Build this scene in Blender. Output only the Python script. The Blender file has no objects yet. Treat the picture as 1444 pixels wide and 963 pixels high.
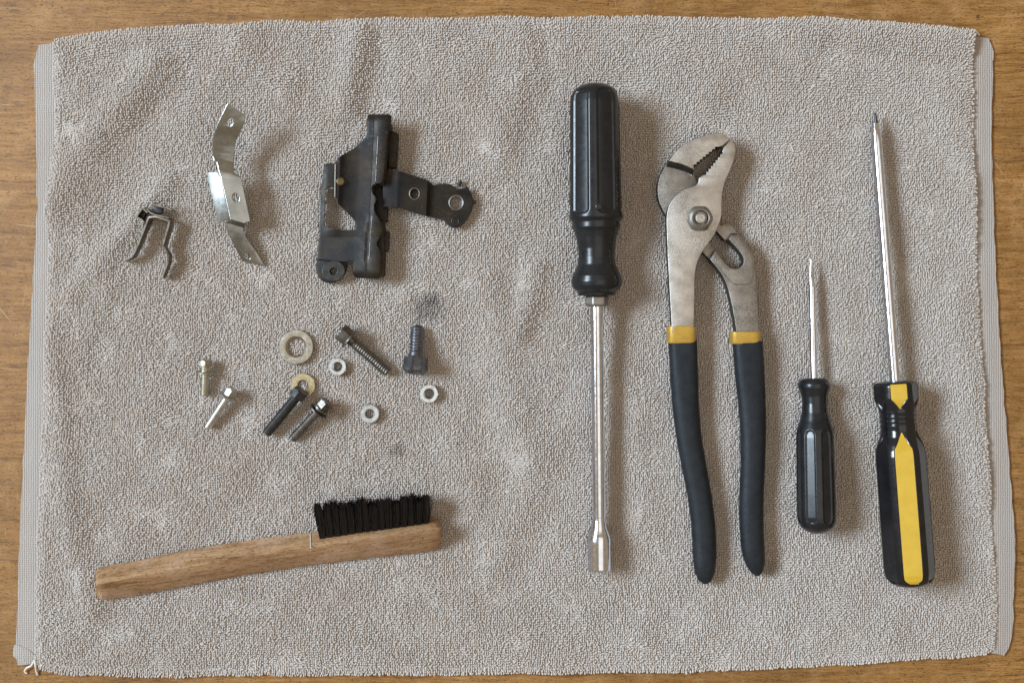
import bpy, bmesh, math, random
import numpy as np
from mathutils import Vector, Matrix, noise as mnoise

random.seed(7)
rng = np.random.default_rng(7)
SC = bpy.context.scene
COL = SC.collection
S = 0.0004            # metres per layout unit (0.4 mm)
D = 1500.0            # camera height in layout units (0.6 m)

# ------------------------------------------------------------------ camera
cam = bpy.data.cameras.new('camera')
cam.sensor_width = 36.0
cam.lens = 36.0 * D / 1444.0
cam.clip_start = 0.02
cam.clip_end = 20
cam_o = bpy.data.objects.new('camera', cam)
COL.objects.link(cam_o)
cam_o.location = (0, 0, D * S)
SC.camera = cam_o

# ------------------------------------------------------------------ light
W = bpy.data.worlds.new('World')
SC.world = W
W.use_nodes = True
bg = W.node_tree.nodes['Background']
bg.inputs['Color'].default_value = (1.0, 0.75, 0.48, 1)
bg.inputs['Strength'].default_value = 0.37

def area(name, loc, target, sx, sy, power, color):
    l = bpy.data.lights.new(name, 'AREA')
    l.shape = 'RECTANGLE'; l.size = sx; l.size_y = sy
    l.energy = power; l.color = color
    o = bpy.data.objects.new(name, l); COL.objects.link(o)
    o.location = loc
    d = Vector(target) - Vector(loc)
    o.rotation_euler = d.to_track_quat('-Z', 'Y').to_euler()
    return o
area('window_light', (-2.45, 0.60, 2.12), (0.05, 0, 0), 1.4, 0.8, 170, (0.70, 0.85, 1.0))
area('ceiling_light', (0.50, -0.10, 2.2), (0.50, -0.10, 0), 1.8, 1.8, 10.0, (1.0, 0.97, 0.93)).rotation_euler = (0, 0, 0)

SC.view_settings.view_transform = 'Standard'
SC.view_settings.look = 'None'
SC.view_settings.exposure = 0.0
SC.view_settings.gamma = 1.0
SC.view_settings.use_curve_mapping = False

# ------------------------------------------------------------------ helpers
def P(px, py, z):
    k = (D - z) / D
    return Vector(((px - 722.0) * k, -(py - 481.5) * k, z))

class MB:
    """collects vertices (layout units) and faces of one mesh"""
    def __init__(s): s.v = []; s.f = []
    def add(s, vs, fs):
        o = len(s.v); s.v += [tuple(v) for v in vs]
        s.f += [tuple(i + o for i in f) for f in fs]
        return s

def link_mesh(name, me, mat, parent=None, loc=None, angle=35):
    if not me.materials: me.materials.append(mat)
    o = bpy.data.objects.new(name, me)
    COL.objects.link(o)
    if parent is not None: o.parent = parent
    if loc is not None: o.location = loc
    if angle is not None and len(me.polygons):
        me.shade_smooth()
        me.set_sharp_from_angle(angle=math.radians(angle))
    return o

def origin_of(parent):
    p = parent
    while p.parent is not None: p = p.parent
    return Vector(p.location)

def build(name, mb, mat, parent=None, base=None, angle=35, recalc=True):
    """one mesh object; vertices kept relative to the thing's base"""
    org = origin_of(parent) if parent is not None else Vector(base) * S
    me = bpy.data.meshes.new(name)
    a = np.array(mb.v, dtype=float) * S - np.array(org)
    me.from_pydata(a.tolist(), [], mb.f)
    if recalc:
        bm = bmesh.new(); bm.from_mesh(me)
        bmesh.ops.recalc_face_normals(bm, faces=bm.faces)
        bm.to_mesh(me); bm.free()
    me.update()
    return link_mesh(name, me, mat, parent, None if parent is not None else org, angle)

def tag(o, label, cat, group=None):
    o['label'] = label; o['category'] = cat
    if group: o['group'] = group
    return o

def thing(name, label, cat, base, group=None):
    o = bpy.data.objects.new(name, None)
    o.empty_display_size = 0.01
    COL.objects.link(o)
    o.location = Vector(base) * S
    return tag(o, label, cat, group)

def bevel(o, w, seg=2, ang=40):
    m = o.modifiers.new('bevel', 'BEVEL'); m.width = w * S; m.segments = seg
    m.limit_method = 'ANGLE'; m.angle_limit = math.radians(ang); m.harden_normals = False
    return o

# lathe along a line: prof = [(t, r)], t in layout units from p0; rfun(t, th, r) shapes it
def lathe(mb, p0, p1, prof, n=48, rfun=None, caps=True, L=None):
    p0 = Vector(p0); p1 = Vector(p1)
    d = (p1 - p0); ln = d.length
    if L is None: L = prof[-1][0]
    dn = d.normalized()
    ref = Vector((0, 0, 1)) if abs(dn.z) < 0.9 else Vector((0, 1, 0))
    right = ref.cross(dn).normalized()
    up = dn.cross(right).normalized()
    if up.z < 0: up = -up
    vs = []; fs = []
    for t, r in prof:
        c = p0 + d * (t / L)
        k = (D - c.z) / D
        for j in range(n):
            th = 2 * math.pi * j / n
            rr = (rfun(t, th, r) if rfun else r) * k
            vs.append(c + right * (rr * math.sin(th)) + up * (rr * math.cos(th)))
    m = len(prof)
    for i in range(m - 1):
        for j in range(n):
            a = i * n + j; b = i * n + (j + 1) % n
            fs.append((a, b, b + n, a + n))
    if caps:
        fs.append(tuple(range(n - 1, -1, -1)))
        fs.append(tuple((m - 1) * n + j for j in range(n)))
    mb.add(vs, fs)
    return right, up, dn

def dense(prof, step=1.0, smooth=1):
    t = np.arange(prof[0][0], prof[-1][0] + step * 0.5, step)
    r = np.interp(t, [p[0] for p in prof], [p[1] for p in prof])
    for _ in range(smooth):
        q = r.copy(); q[1:-1] = (r[:-2] + 2 * r[1:-1] + r[2:]) / 4; r = q
    return list(zip(t.tolist(), r.tolist()))

def tube(mb, pts, rads, n=10, squash=None, caps=True):
    """sweep a round (or squashed: width, height) section along pts"""
    pts = [Vector(p) for p in pts]
    m = len(pts); vs = []; fs = []
    for i, p in enumerate(pts):
        a = pts[max(i - 1, 0)]; b = pts[min(i + 1, m - 1)]
        dn = (b - a).normalized()
        ref = Vector((0, 0, 1)) if abs(dn.z) < 0.95 else Vector((1, 0, 0))
        right = ref.cross(dn).normalized(); up = dn.cross(right).normalized()
        if squash: rw, rh = squash[i]
        else: rw = rh = rads[i] if hasattr(rads, '__len__') else rads
        for j in range(n):
            th = 2 * math.pi * j / n
            vs.append(p + right * (rw * math.sin(th)) + up * (rh * math.cos(th)))
    for i in range(m - 1):
        for j in range(n):
            a = i * n + j; b = i * n + (j + 1) % n
            fs.append((a, b, b + n, a + n))
    if caps:
        fs.append(tuple(range(n - 1, -1, -1)))
        fs.append(tuple((m - 1) * n + j for j in range(n)))
    mb.add(vs, fs)

def spline(pts, n=8, closed=False):
    """Catmull-Rom through 2-D or 3-D points"""
    pts = [np.array(p, float) for p in pts]; out = []
    m = len(pts); rngi = range(m if closed else m - 1)
    for i in rngi:
        p0 = pts[(i - 1) % m] if closed or i > 0 else pts[0] * 2 - pts[1]
        p1 = pts[i]; p2 = pts[(i + 1) % m]
        p3 = pts[(i + 2) % m] if closed or i + 2 < m else pts[-1] * 2 - pts[-2]
        for k in range(n):
            t = k / n
            out.append(tuple(0.5 * (2 * p1 + (p2 - p0) * t + (2 * p0 - 5 * p1 + 4 * p2 - p3) * t * t
                                    + (3 * p1 - p0 - 3 * p2 + p3) * t ** 3)))
    if not closed: out.append(tuple(pts[-1]))
    return out

def circle(cx, cy, rx, ry=None, n=28, rot=0, flip=False):
    ry = ry or rx; c, s = math.cos(rot), math.sin(rot)
    r = []
    for i in range(n):
        a = 2 * math.pi * i / n
        u, v = rx * math.cos(a), ry * math.sin(a)
        r.append((cx + u * c - v * s, cy + u * s + v * c))
    return r

def plate(mb, outline, z, t, holes=(), bev=0.6, cuts=(), straight=False):
    """sheet or slab cut to an outline (picture-plane layout), its top at z (number or function of x, y),
    thickness t; cuts = lines ((x, y), (nx, ny)) where it may be folded"""
    cu = bpy.data.curves.new('tmp', 'CURVE')
    cu.dimensions = '2D'; cu.fill_mode = 'BOTH'
    bev = min(bev, t * 0.45)
    cu.extrude = t / 2 - bev; cu.bevel_depth = bev; cu.bevel_resolution = 1; cu.offset = -bev
    for ring in [outline] + list(holes):
        sp = cu.splines.new('POLY'); sp.points.add(len(ring) - 1)
        for i, p in enumerate(ring): sp.points[i].co = (p[0], -p[1], 0, 1)
        sp.use_cyclic_u = True
    ob = bpy.data.objects.new('tmp', cu); COL.objects.link(ob)
    dg = bpy.context.evaluated_depsgraph_get()
    me = bpy.data.meshes.new_from_object(ob.evaluated_get(dg))
    bpy.data.objects.remove(ob); bpy.data.curves.remove(cu)
    bm = bmesh.new(); bm.from_mesh(me); bpy.data.meshes.remove(me)
    bmesh.ops.remove_doubles(bm, verts=bm.verts, dist=1e-4)
    for (cx, cy), (nx, ny) in cuts:
        bmesh.ops.bisect_plane(bm, geom=bm.verts[:] + bm.edges[:] + bm.faces[:], dist=1e-4,
                               plane_co=(cx, -cy, 0), plane_no=(nx, -ny, 0))
    bm.verts.index_update()
    vs = []
    for v in bm.verts:
        x, y = v.co.x, -v.co.y
        zt = z(x, y) if callable(z) else z
        p = P(x, y, zt)
        vs.append((p.x, p.y, zt - t / 2 + v.co.z))
    fs = [tuple(v.index for v in f.verts) for f in bm.faces]
    bm.free()
    mb.add(vs, fs)
    return mb

def pl(xs, ys):
    return lambda q: np.interp(q, xs, ys)

# ------------------------------------------------------------------ materials
def mat_new(name):
    m = bpy.data.materials.new(name); m.use_nodes = True
    nt = m.node_tree; b = nt.nodes['Principled BSDF']
    return m, nt, b

def nd(nt, typ, **kw):
    n = nt.nodes.new(typ)
    for k, v in kw.items(): setattr(n, k, v)
    return n

def ramp(nt, fac, stops):
    r = nd(nt, 'ShaderNodeValToRGB')
    el = r.color_ramp.elements
    while len(el) > 1: el.remove(el[-1])
    el[0].position = stops[0][0]; el[0].color = tuple(stops[0][1]) + (1,)
    for p, c in stops[1:]:
        e = el.new(p); e.color = tuple(c) + (1,)
    nt.links.new(fac, r.inputs[0])
    return r.outputs[0]

def noise_n(nt, vec, scale, detail=3, rough=0.55, dist=0.0):
    n = nd(nt, 'ShaderNodeTexNoise')
    n.inputs['Scale'].default_value = scale; n.inputs['Detail'].default_value = detail
    n.inputs['Roughness'].default_value = rough; n.inputs['Distortion'].default_value = dist
    if vec is not None: nt.links.new(vec, n.inputs['Vector'])
    return n.outputs['Fac']

def mix(nt, fac, a, b, mode='MIX'):
    m = nd(nt, 'ShaderNodeMix', data_type='RGBA', blend_type=mode)
    for s, v in ((m.inputs[0], fac), (m.inputs[6], a), (m.inputs[7], b)):
        if isinstance(v, (int, float)): s.default_value = v
        elif isinstance(v, tuple): s.default_value = v if len(v) == 4 else v + (1,)
        else: nt.links.new(v, s)
    return m.outputs[2]

def math_n(nt, op, a, b=None, clamp=False):
    m = nd(nt, 'ShaderNodeMath', operation=op); m.use_clamp = clamp
    for s, v in ((m.inputs[0], a), (m.inputs[1], b)):
        if v is None: continue
        if isinstance(v, (int, float)): s.default_value = v
        else: nt.links.new(v, s)
    return m.outputs[0]

def maprange(nt, v, a, b, c=0.0, d=1.0):
    m = nd(nt, 'ShaderNodeMapRange'); m.clamp = True
    nt.links.new(v, m.inputs[0])
    for i, q in enumerate((a, b, c, d)): m.inputs[i + 1].default_value = q
    return m.outputs[0]

def bump(nt, b, h, strength, dist):
    n = nd(nt, 'ShaderNodeBump'); n.inputs['Strength'].default_value = strength
    n.inputs['Distance'].default_value = dist
    nt.links.new(h, n.inputs['Height']); nt.links.new(n.outputs[0], b.inputs['Normal'])

def worn(name, col, col2, metallic, r0, r1, spot=None, spot_amt=0.0, scale=220, spot_scale=1500,
         bump_s=0.15, coat=0.0, lo=0.35, hi=0.68):
    """painted, plastic or metal surface with mottling, pits and uneven gloss"""
    m, nt, b = mat_new(name)
    tc = nd(nt, 'ShaderNodeTexCoord').outputs['Object']
    n1 = noise_n(nt, tc, scale, 5, 0.6)
    c = ramp(nt, n1, [(lo, col), (hi, col2)])
    n2 = noise_n(nt, tc, spot_scale, 4, 0.65)
    if spot:
        f = math_n(nt, 'MULTIPLY', maprange(nt, n2, 0.66 - 0.25 * spot_amt, 0.76 - 0.2 * spot_amt, 0, 0.9), maprange(nt, noise_n(nt, tc, scale * 0.45, 2), 0.38, 0.62, 0.08, 1))
        c = mix(nt, f, c, spot)
        b_met = math_n(nt, 'MULTIPLY', math_n(nt, 'SUBTRACT', 1.0, f), metallic)
        nt.links.new(b_met, b.inputs['Metallic'])
    else:
        b.inputs['Metallic'].default_value = metallic
    nt.links.new(c, b.inputs['Base Color'])
    n3 = noise_n(nt, tc, scale * 2.3, 5, 0.7)
    nt.links.new(maprange(nt, n3, 0.3, 0.7, r0, r1), b.inputs['Roughness'])
    b.inputs['Coat Weight'].default_value = coat
    if bump_s: bump(nt, b, n2, bump_s, 0.0003)
    return m

M = {}
def spec(m, v):
    m.node_tree.nodes['Principled BSDF'].inputs['Specular IOR Level'].default_value = v
M['chrome'] = worn('polished_steel', (0.74, 0.79, 0.88), (0.60, 0.64, 0.72), 1, 0.10, 0.22, scale=300, bump_s=0.02)
M['dark_tip'] = worn('dark_steel', (0.10, 0.10, 0.103), (0.19, 0.19, 0.19), 1, 0.34, 0.5)
M['old_brass'] = worn('old_brass', (0.17, 0.13, 0.06), (0.10, 0.075, 0.04), 0.8, 0.35, 0.5)
M['forged'] = worn('dark_forged_steel', (0.11, 0.105, 0.095), (0.06, 0.056, 0.05), 0.9, 0.4, 0.55, None, 0, 200, 1300, 0.2)
M['nickel'] = worn('worn_nickel', (0.58, 0.56, 0.53), (0.37, 0.345, 0.31), 1, 0.36, 0.52, (0.12, 0.09, 0.06), 0.75, 110, 1500, 0.25, lo=0.4, hi=0.72)
M['grey_steel'] = worn('tarnished_steel', (0.37, 0.35, 0.32), (0.22, 0.20, 0.175), 1, 0.4, 0.55, (0.07, 0.052, 0.04), 0.75, 130, 1500, 0.25)
M['gold_paint'] = worn('gold_paint', (0.52, 0.32, 0.05), (0.42, 0.26, 0.05), 0.35, 0.38, 0.55, (0.16, 0.12, 0.05), 0.25, 300)
M['grip'] = worn('black_dipped_vinyl', (0.009, 0.012, 0.016), (0.016, 0.020, 0.025), 0, 0.44, 0.66, (0.10, 0.105, 0.11), 0.12, 200, 1500, 0.3)
M['black_plastic'] = worn('black_plastic', (0.008, 0.009, 0.011), (0.015, 0.017, 0.020), 0, 0.22, 0.34, (0.10, 0.10, 0.10), 0.0, 150, 900, 0.012)
M['black_gloss'] = worn('black_gloss_plastic', (0.006, 0.007, 0.009), (0.011, 0.012, 0.015), 0, 0.12, 0.22, None, 0, 150, 900, 0.008)
M['yellow'] = worn('yellow_plastic', (0.60, 0.39, 0.035), (0.55, 0.35, 0.03), 0, 0.25, 0.4, (0.30, 0.18, 0.03), 0.06, 160, 900, 0.05)
M['zinc'] = worn('galvanised_steel', (0.43, 0.455, 0.455), (0.27, 0.285, 0.28), 1, 0.2, 0.32, (0.12, 0.11, 0.08), 0.0, 90, 900, 0.02)
M['black_steel'] = worn('blackened_steel', (0.009, 0.010, 0.013), (0.034, 0.026, 0.017), 0.32, 0.40, 0.62, (0.13, 0.09, 0.05), 0.25, 75, 900, 0.12)
M['dark_ox'] = worn('oxide_black_steel', (0.028, 0.028, 0.03), (0.06, 0.058, 0.055), 0.6, 0.36, 0.52, (0.16, 0.13, 0.09), 0.1, 300, 1600, 0.2)
M['bolt_grey'] = worn('oily_bolt_steel', (0.17, 0.155, 0.135), (0.09, 0.08, 0.07), 0.85, 0.32, 0.5, (0.05, 0.035, 0.02), 0.2, 300, 1600, 0.15)
M['bolt_blue'] = worn('blued_bolt_steel', (0.15, 0.155, 0.18), (0.08, 0.08, 0.09), 0.85, 0.3, 0.45, (0.05, 0.04, 0.03), 0.2, 300, 1600, 0.15)
M['bolt_silver'] = worn('zinc_bolt_steel', (0.56, 0.55, 0.52), (0.36, 0.35, 0.32), 1, 0.36, 0.5, (0.2, 0.17, 0.12), 0.15, 350, 1600, 0.1)
M['bolt_olive'] = worn('yellow_zinc_steel', (0.46, 0.43, 0.33), (0.28, 0.265, 0.21), 1, 0.36, 0.5, (0.15, 0.12, 0.07), 0.15, 350, 1600, 0.1)
M['washer_warm'] = worn('warm_washer_steel', (0.50, 0.46, 0.385), (0.30, 0.27, 0.215), 1, 0.28, 0.44, (0.16, 0.12, 0.07), 0.2, 300, 1500, 0.15)
M['brass'] = worn('yellow_zinc_brass', (0.78, 0.72, 0.50), (0.66, 0.59, 0.38), 1, 0.24, 0.38, (0.3, 0.22, 0.1), 0.08, 300, 1500, 0.08)
M['nut_white'] = worn('bright_zinc', (0.74, 0.80, 0.84), (0.46, 0.49, 0.50), 1, 0.26, 0.42, (0.28, 0.25, 0.18), 0.15, 350, 1600, 0.1)
spec(M['grip'], 0.28); spec(M['black_steel'], 0.3); spec(M['black_plastic'], 0.4)
M['bristle'] = worn('black_bristle', (0.006, 0.006, 0.007), (0.014, 0.014, 0.016), 0, 0.35, 0.5, bump_s=0)
M['clip'] = worn('spring_steel', (0.26, 0.22, 0.175), (0.12, 0.10, 0.08), 0.9, 0.32, 0.5, (0.07, 0.045, 0.03), 0.2, 300, 1500, 0.1)

def wood_mat(name, light, mid, dark, grain=(18, 900, 900), rough=(0.4, 0.6), scratches=False, rot=0.0):
    m, nt, b = mat_new(name)
    tc = nd(nt, 'ShaderNodeTexCoord').outputs['Object']
    wn = nd(nt, 'ShaderNodeTexNoise'); wn.inputs['Scale'].default_value = 22; wn.inputs['Detail'].default_value = 2
    nt.links.new(tc, wn.inputs['Vector'])
    wo = nd(nt, 'ShaderNodeVectorMath', operation='MULTIPLY_ADD')
    nt.links.new(wn.outputs['Color'], wo.inputs[0]); wo.inputs[1].default_value = (0, 0.006, 0.006); nt.links.new(tc, wo.inputs[2])
    tc = wo.outputs[0]
    def mapped(rotz, sc):
        mp = nd(nt, 'ShaderNodeMapping', vector_type='POINT')
        vr = nd(nt, 'ShaderNodeVectorRotate', rotation_type='Z_AXIS'); vr.inputs['Angle'].default_value = rotz
        nt.links.new(tc, vr.inputs['Vector']); nt.links.new(vr.outputs[0], mp.inputs['Vector'])
        mp.inputs['Scale'].default_value = sc
        return mp.outputs[0]
    g = mapped(rot, tuple(x / 10 for x in grain))
    n_big = noise_n(nt, g, 2.0, 6, 0.62, 0.6)
    n_fine = noise_n(nt, mapped(rot, tuple(x / 2.2 for x in grain)), 2.2, 4, 0.7)
    n_blot = noise_n(nt, tc, 14, 3, 0.5)
    f = math_n(nt, 'ADD', math_n(nt, 'MULTIPLY', n_big, 0.45), math_n(nt, 'MULTIPLY', n_fine, 0.55))
    c = ramp(nt, f, [(0.36, dark), (0.47, mid), (0.60, light)])
    c = mix(nt, maprange(nt, n_blot, 0.35, 0.7, 0.0, 0.6), c, tuple(v * 0.58 for v in mid))
    c = mix(nt, maprange(nt, noise_n(nt, tc, 55, 4, 0.65), 0.50, 0.72, 0.0, 0.45), c, (light[0] * 1.15, light[1] * 1.25, light[2] * 1.7))
    # open pores: short dark dashes along the grain
    pores = noise_n(nt, mapped(rot, (grain[0] * 3.5, grain[1] * 0.75, grain[2] * 0.75)), 1.6, 2, 0.5)
    c = mix(nt, maprange(nt, pores, 0.595, 0.66, 0, 0.85), c, tuple(v * 0.35 for v in dark))
    if scratches:
        for k, (a, sx, sy, th) in enumerate(((0.9, 14, 900, 0.69), (-0.55, 20, 1000, 0.685), (1.75, 22, 1100, 0.69),
                                             (0.35, 26, 900, 0.69), (-1.15, 18, 1100, 0.695), (0.06, 30, 800, 0.68), (1.45, 34, 1000, 0.69))):
            s = noise_n(nt, mapped(a, (sx, sy, 40)), 1.0, 1.5, 0.5, 0.15)
            c = mix(nt, math_n(nt, 'MULTIPLY', maprange(nt, s, th, th + 0.07, 0, 0.5), maprange(nt, noise_n(nt, mapped(k * 1.3, (9 + k, 9, 9)), 2.4, 2), 0.5, 0.66)), c, (0.60, 0.43, 0.25))
        dn = nd(nt, 'ShaderNodeTexVoronoi'); dn.inputs['Scale'].default_value = 42
        nt.links.new(tc, dn.inputs['Vector'])
        spots = math_n(nt, 'MULTIPLY', maprange(nt, dn.outputs['Distance'], 0.03, 0.075, 1, 0),
                       maprange(nt, noise_n(nt, tc, 30, 1), 0.48, 0.56))
        c = mix(nt, math_n(nt, 'MULTIPLY', spots, 0.8), c, (0.02, 0.015, 0.012))
    nt.links.new(c, b.inputs['Base Color'])
    nt.links.new(maprange(nt, n_fine, 0.3, 0.7, *rough), b.inputs['Roughness'])
    b.inputs['Specular IOR Level'].default_value = 0.35
    bump(nt, b, n_fine, 0.25, 0.0004)
    return m

M['table'] = wood_mat('worn_varnished_oak', (0.41, 0.215, 0.066), (0.265, 0.124, 0.03), (0.078, 0.033, 0.009),
                      (110, 2000, 2000), (0.46, 0.68), True)
M['brush_wood'] = wood_mat('bare_beech', (0.50, 0.325, 0.18), (0.36, 0.205, 0.098), (0.13, 0.064, 0.026),
                           (90, 1300, 1300), (0.5, 0.7), False, rot=-0.14)

def towel_mat(name, weave=False):
    m, nt, b = mat_new(name)
    pos = nd(nt, 'ShaderNodeNewGeometry').outputs['Position']
    n = noise_n(nt, pos, 16, 3, 0.55)
    c = ramp(nt, n, [(0.35, (0.535, 0.485, 0.44)), (0.65, (0.565, 0.525, 0.49))])
    if not weave:
        inf = nd(nt, 'ShaderNodeObjectInfo').outputs['Random']
        c = mix(nt, maprange(nt, inf, 0, 1, 0.0, 0.24), c, (0.42, 0.355, 0.30))
    # oil and rust marks left by the parts
    for px, py, r, amt, col in ((603, 436, 19, 0.42, (0.05, 0.05, 0.055)), (561, 636, 9, 0.42, (0.07, 0.06, 0.06)),
                                (466, 571, 8, 0.55, (0.33, 0.12, 0.03)), (610, 422, 9, 0.4, (0.06, 0.06, 0.06)),
                                (240, 384, 7, 0.3, (0.15, 0.12, 0.10)), (1092, 800, 10, 0.25, (0.15, 0.12, 0.10)),
                                (486, 525, 7, 0.4, (0.3, 0.12, 0.06))):
        p = P(px, py, 8) * S
        vd = nd(nt, 'ShaderNodeVectorMath', operation='DISTANCE')
        nt.links.new(pos, vd.inputs[0]); vd.inputs[1].default_value = p
        wob = math_n(nt, 'MULTIPLY', math_n(nt, 'SUBTRACT', noise_n(nt, pos, 260, 2), 0.5), r * S * 1.8)
        dd = math_n(nt, 'ADD', vd.outputs['Value'], wob)
        c = mix(nt, maprange(nt, dd, r * S * 0.5, r * S * 1.6, amt, 0), c, col)
    if weave: c = mix(nt, 1.0, c, (0.74, 0.73, 0.725), 'MULTIPLY')
    nt.links.new(c, b.inputs['Base Color'])
    b.inputs['Roughness'].default_value = 0.95
    b.inputs['Specular IOR Level'].default_value = 0.15
    b.inputs['Sheen Weight'].default_value = 0.25
    b.inputs['Sheen Roughness'].default_value = 0.5
    if weave:
        wv = []
        for d_ in ('X', 'Y'):
            w = nd(nt, 'ShaderNodeTexWave', wave_type='BANDS', bands_direction=d_)
            w.inputs['Scale'].default_value = 250; w.inputs['Distortion'].default_value = 2.6
            w.inputs['Detail Scale'].default_value = 3
            nt.links.new(pos, w.inputs['Vector']); wv.append(w.outputs['Fac'])
        bump(nt, b, math_n(nt, 'ADD', wv[0], wv[1]), 0.6, 0.0004)
    return m
M['terry'] = towel_mat('terry_loops')
M['hem'] = towel_mat('woven_hem', True)
mt_, nt_, b_ = mat_new('white_thread'); b_.inputs['Base Color'].default_value = (0.72, 0.69, 0.64, 1); b_.inputs['Roughness'].default_value = 0.9
M['thread'] = mt_

# ------------------------------------------------------------------ tabletop
mb = MB()
hw, hh, th = 1150, 850, 75
mb.add([(-hw, -hh, 0), (hw, -hh, 0), (hw, hh, 0), (-hw, hh, 0),
        (-hw, -hh, -th), (hw, -hh, -th), (hw, hh, -th), (-hw, hh, -th)],
       [(0, 1, 2, 3), (7, 6, 5, 4), (0, 4, 5, 1), (1, 5, 6, 2), (2, 6, 7, 3), (3, 7, 4, 0)])
o = build('tabletop', mb, M['table'], base=(0, 0, 0)); o['kind'] = 'structure'
bevel(o, 6, 3)

# ------------------------------------------------------------------ towel
ZC = 5.8     # top of the woven ground
ZT = 10.0    # mean top of the pile: what things lie on
fl_pile = pl([45, 60, 150, 200, 300, 500, 763, 900, 955], [73, 75, 76, 77, 69, 64, 53, 50, 50])
fr_pile = pl([25, 60, 200, 350, 500, 763, 850, 925], [1372, 1372, 1371, 1376, 1384, 1400, 1406, 1402])
f_top = pl([50, 75, 130, 250, 360, 400, 600, 740, 900, 1144, 1240, 1310, 1372, 1400],
           [60, 56, 45, 37, 32, 30, 26, 24, 24, 26, 32, 38, 44, 48])
f_bot = pl([48, 60, 100, 200, 300, 700, 1000, 1144, 1300, 1390, 1404], [938, 945, 951, 953, 953, 951, 946, 940, 929, 924, 917])
fl_out = pl([58, 100, 200, 300, 400, 500, 763, 880, 935], [49, 48, 51, 52, 46, 40, 27, 24, 20])
fr_out = pl([48, 60, 200, 350, 500, 763, 890, 920], [1399, 1401, 1398, 1403, 1411, 1432, 1428, 1420])

RIDGES = [  # x0, y0, x1, y1, width, height : folds of the cloth
    (70, 290, 215, 95, 26, 11), (120, 235, 230, 150, 20, -4), (90, 85, 240, 62, 18, -4),
    (100, 420, 235, 262, 15, 6), (75, 480, 95, 700, 16, 5), (110, 510, 150, 400, 18, 4),
    (505, 45, 488, 150, 17, 8), (540, 50, 530, 150, 14, -3), (620, 60, 700, 190, 26, 4),
    (735, 60, 705, 240, 24, 6), (770, 55, 775, 130, 12, -2), (690, 400, 735, 640, 26, 8),
    (755, 380, 735, 470, 16, 7), (770, 620, 700, 800, 26, 5), (640, 620, 690, 760, 22, 4),
    (1110, 40, 1370, 55, 22, 9), (1170, 70, 1340, 98, 12, -4), (1330, 120, 1385, 330, 22, 5),
    (1345, 420, 1385, 700, 22, 5), (900, 60, 1000, 130, 28, 5), (330, 60, 400, 120, 22, 5),
    (270, 660, 420, 640, 24, 4), (90, 720, 130, 860, 18, 5), (660, 880, 900, 900, 26, 5),
    (200, 900, 500, 895, 22, 4), (1000, 880, 1250, 890, 26, 5), (420, 430, 620, 420, 20, 3),
    (300, 420, 380, 400, 22, 3), (890, 520, 905, 700, 20, 4), (1195, 430, 1185, 620, 20, 3)]
RX = np.array(RIDGES, float)
def cloth_h(x, y):
    """height of the woven ground at layout x, y (arrays)"""
    x = np.asarray(x, float); y = np.asarray(y, float)
    h = np.full(x.shape, ZC)
    for x0, y0, x1, y1, w, a in RX:
        dx, dy = x1 - x0, y1 - y0; L2 = dx * dx + dy * dy
        t = ((x - x0) * dx + (y - y0) * dy) / L2
        tc = np.clip(t, 0, 1)
        d2 = (x - x0 - tc * dx) ** 2 + (y - y0 - tc * dy) ** 2
        h = h + 1.2 * a * np.exp(-d2 / (2 * (w * 0.78) ** 2))
    h = h + 1.1 * np.sin(x * 0.031 + 1.3 * np.sin(y * 0.017)) * np.sin(y * 0.027 + x * 0.006) + 0.7 * np.sin(x * 0.071 + y * 0.043)
    return np.maximum(h, 2.6)

def pile_xy(u, v):
    """Coons-like map of the terry field"""
    y = 25 + v * 925.0
    for _ in range(3):
        x = fl_pile(y) + u * (fr_pile(y) - fl_pile(y))
        y = f_top(x) + v * (f_bot(x) - f_top(x))
    return x, y

towel = thing('hand_towel', 'greige terry hand towel spread flat on the wooden table under all the tools', 'towel', (0, 0, 0.5))
# woven ground under the loops
NU, NV = 150, 104
vs = []; fs = []
for j in range(NV + 1):
    for i in range(NU + 1):
        x, y = pile_xy(0.002 + 0.996 * i / NU, 0.004 + 0.992 * j / NV)
        vs.append((x, y))
hz = cloth_h([q[0] for q in vs], [q[1] for q in vs])
top = []
for (x, y), h in zip(vs, hz):
    p = P(x, y, 6); top.append((p.x, p.y, h))
n0 = len(top)
bot = [(a, b, 0.6) for a, b, c in top]
W1 = NU + 1
for j in range(NV):
    for i in range(NU):
        a = j * W1 + i; fs.append((a, a + W1, a + W1 + 1, a + 1))
rim = [i for i in range(NU)] + [NU + j * W1 for j in range(NV)] + [NV * W1 + NU - i for i in range(NU)] + [(NV - j) * W1 for j in range(NV)]
for k in range(len(rim)):
    a, b = rim[k], rim[(k + 1) % len(rim)]
    fs.append((a, b, b + n0, a + n0))
mb = MB().add(top + bot, fs)
build('ground_weave', mb, M['hem'], towel, angle=60)

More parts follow.
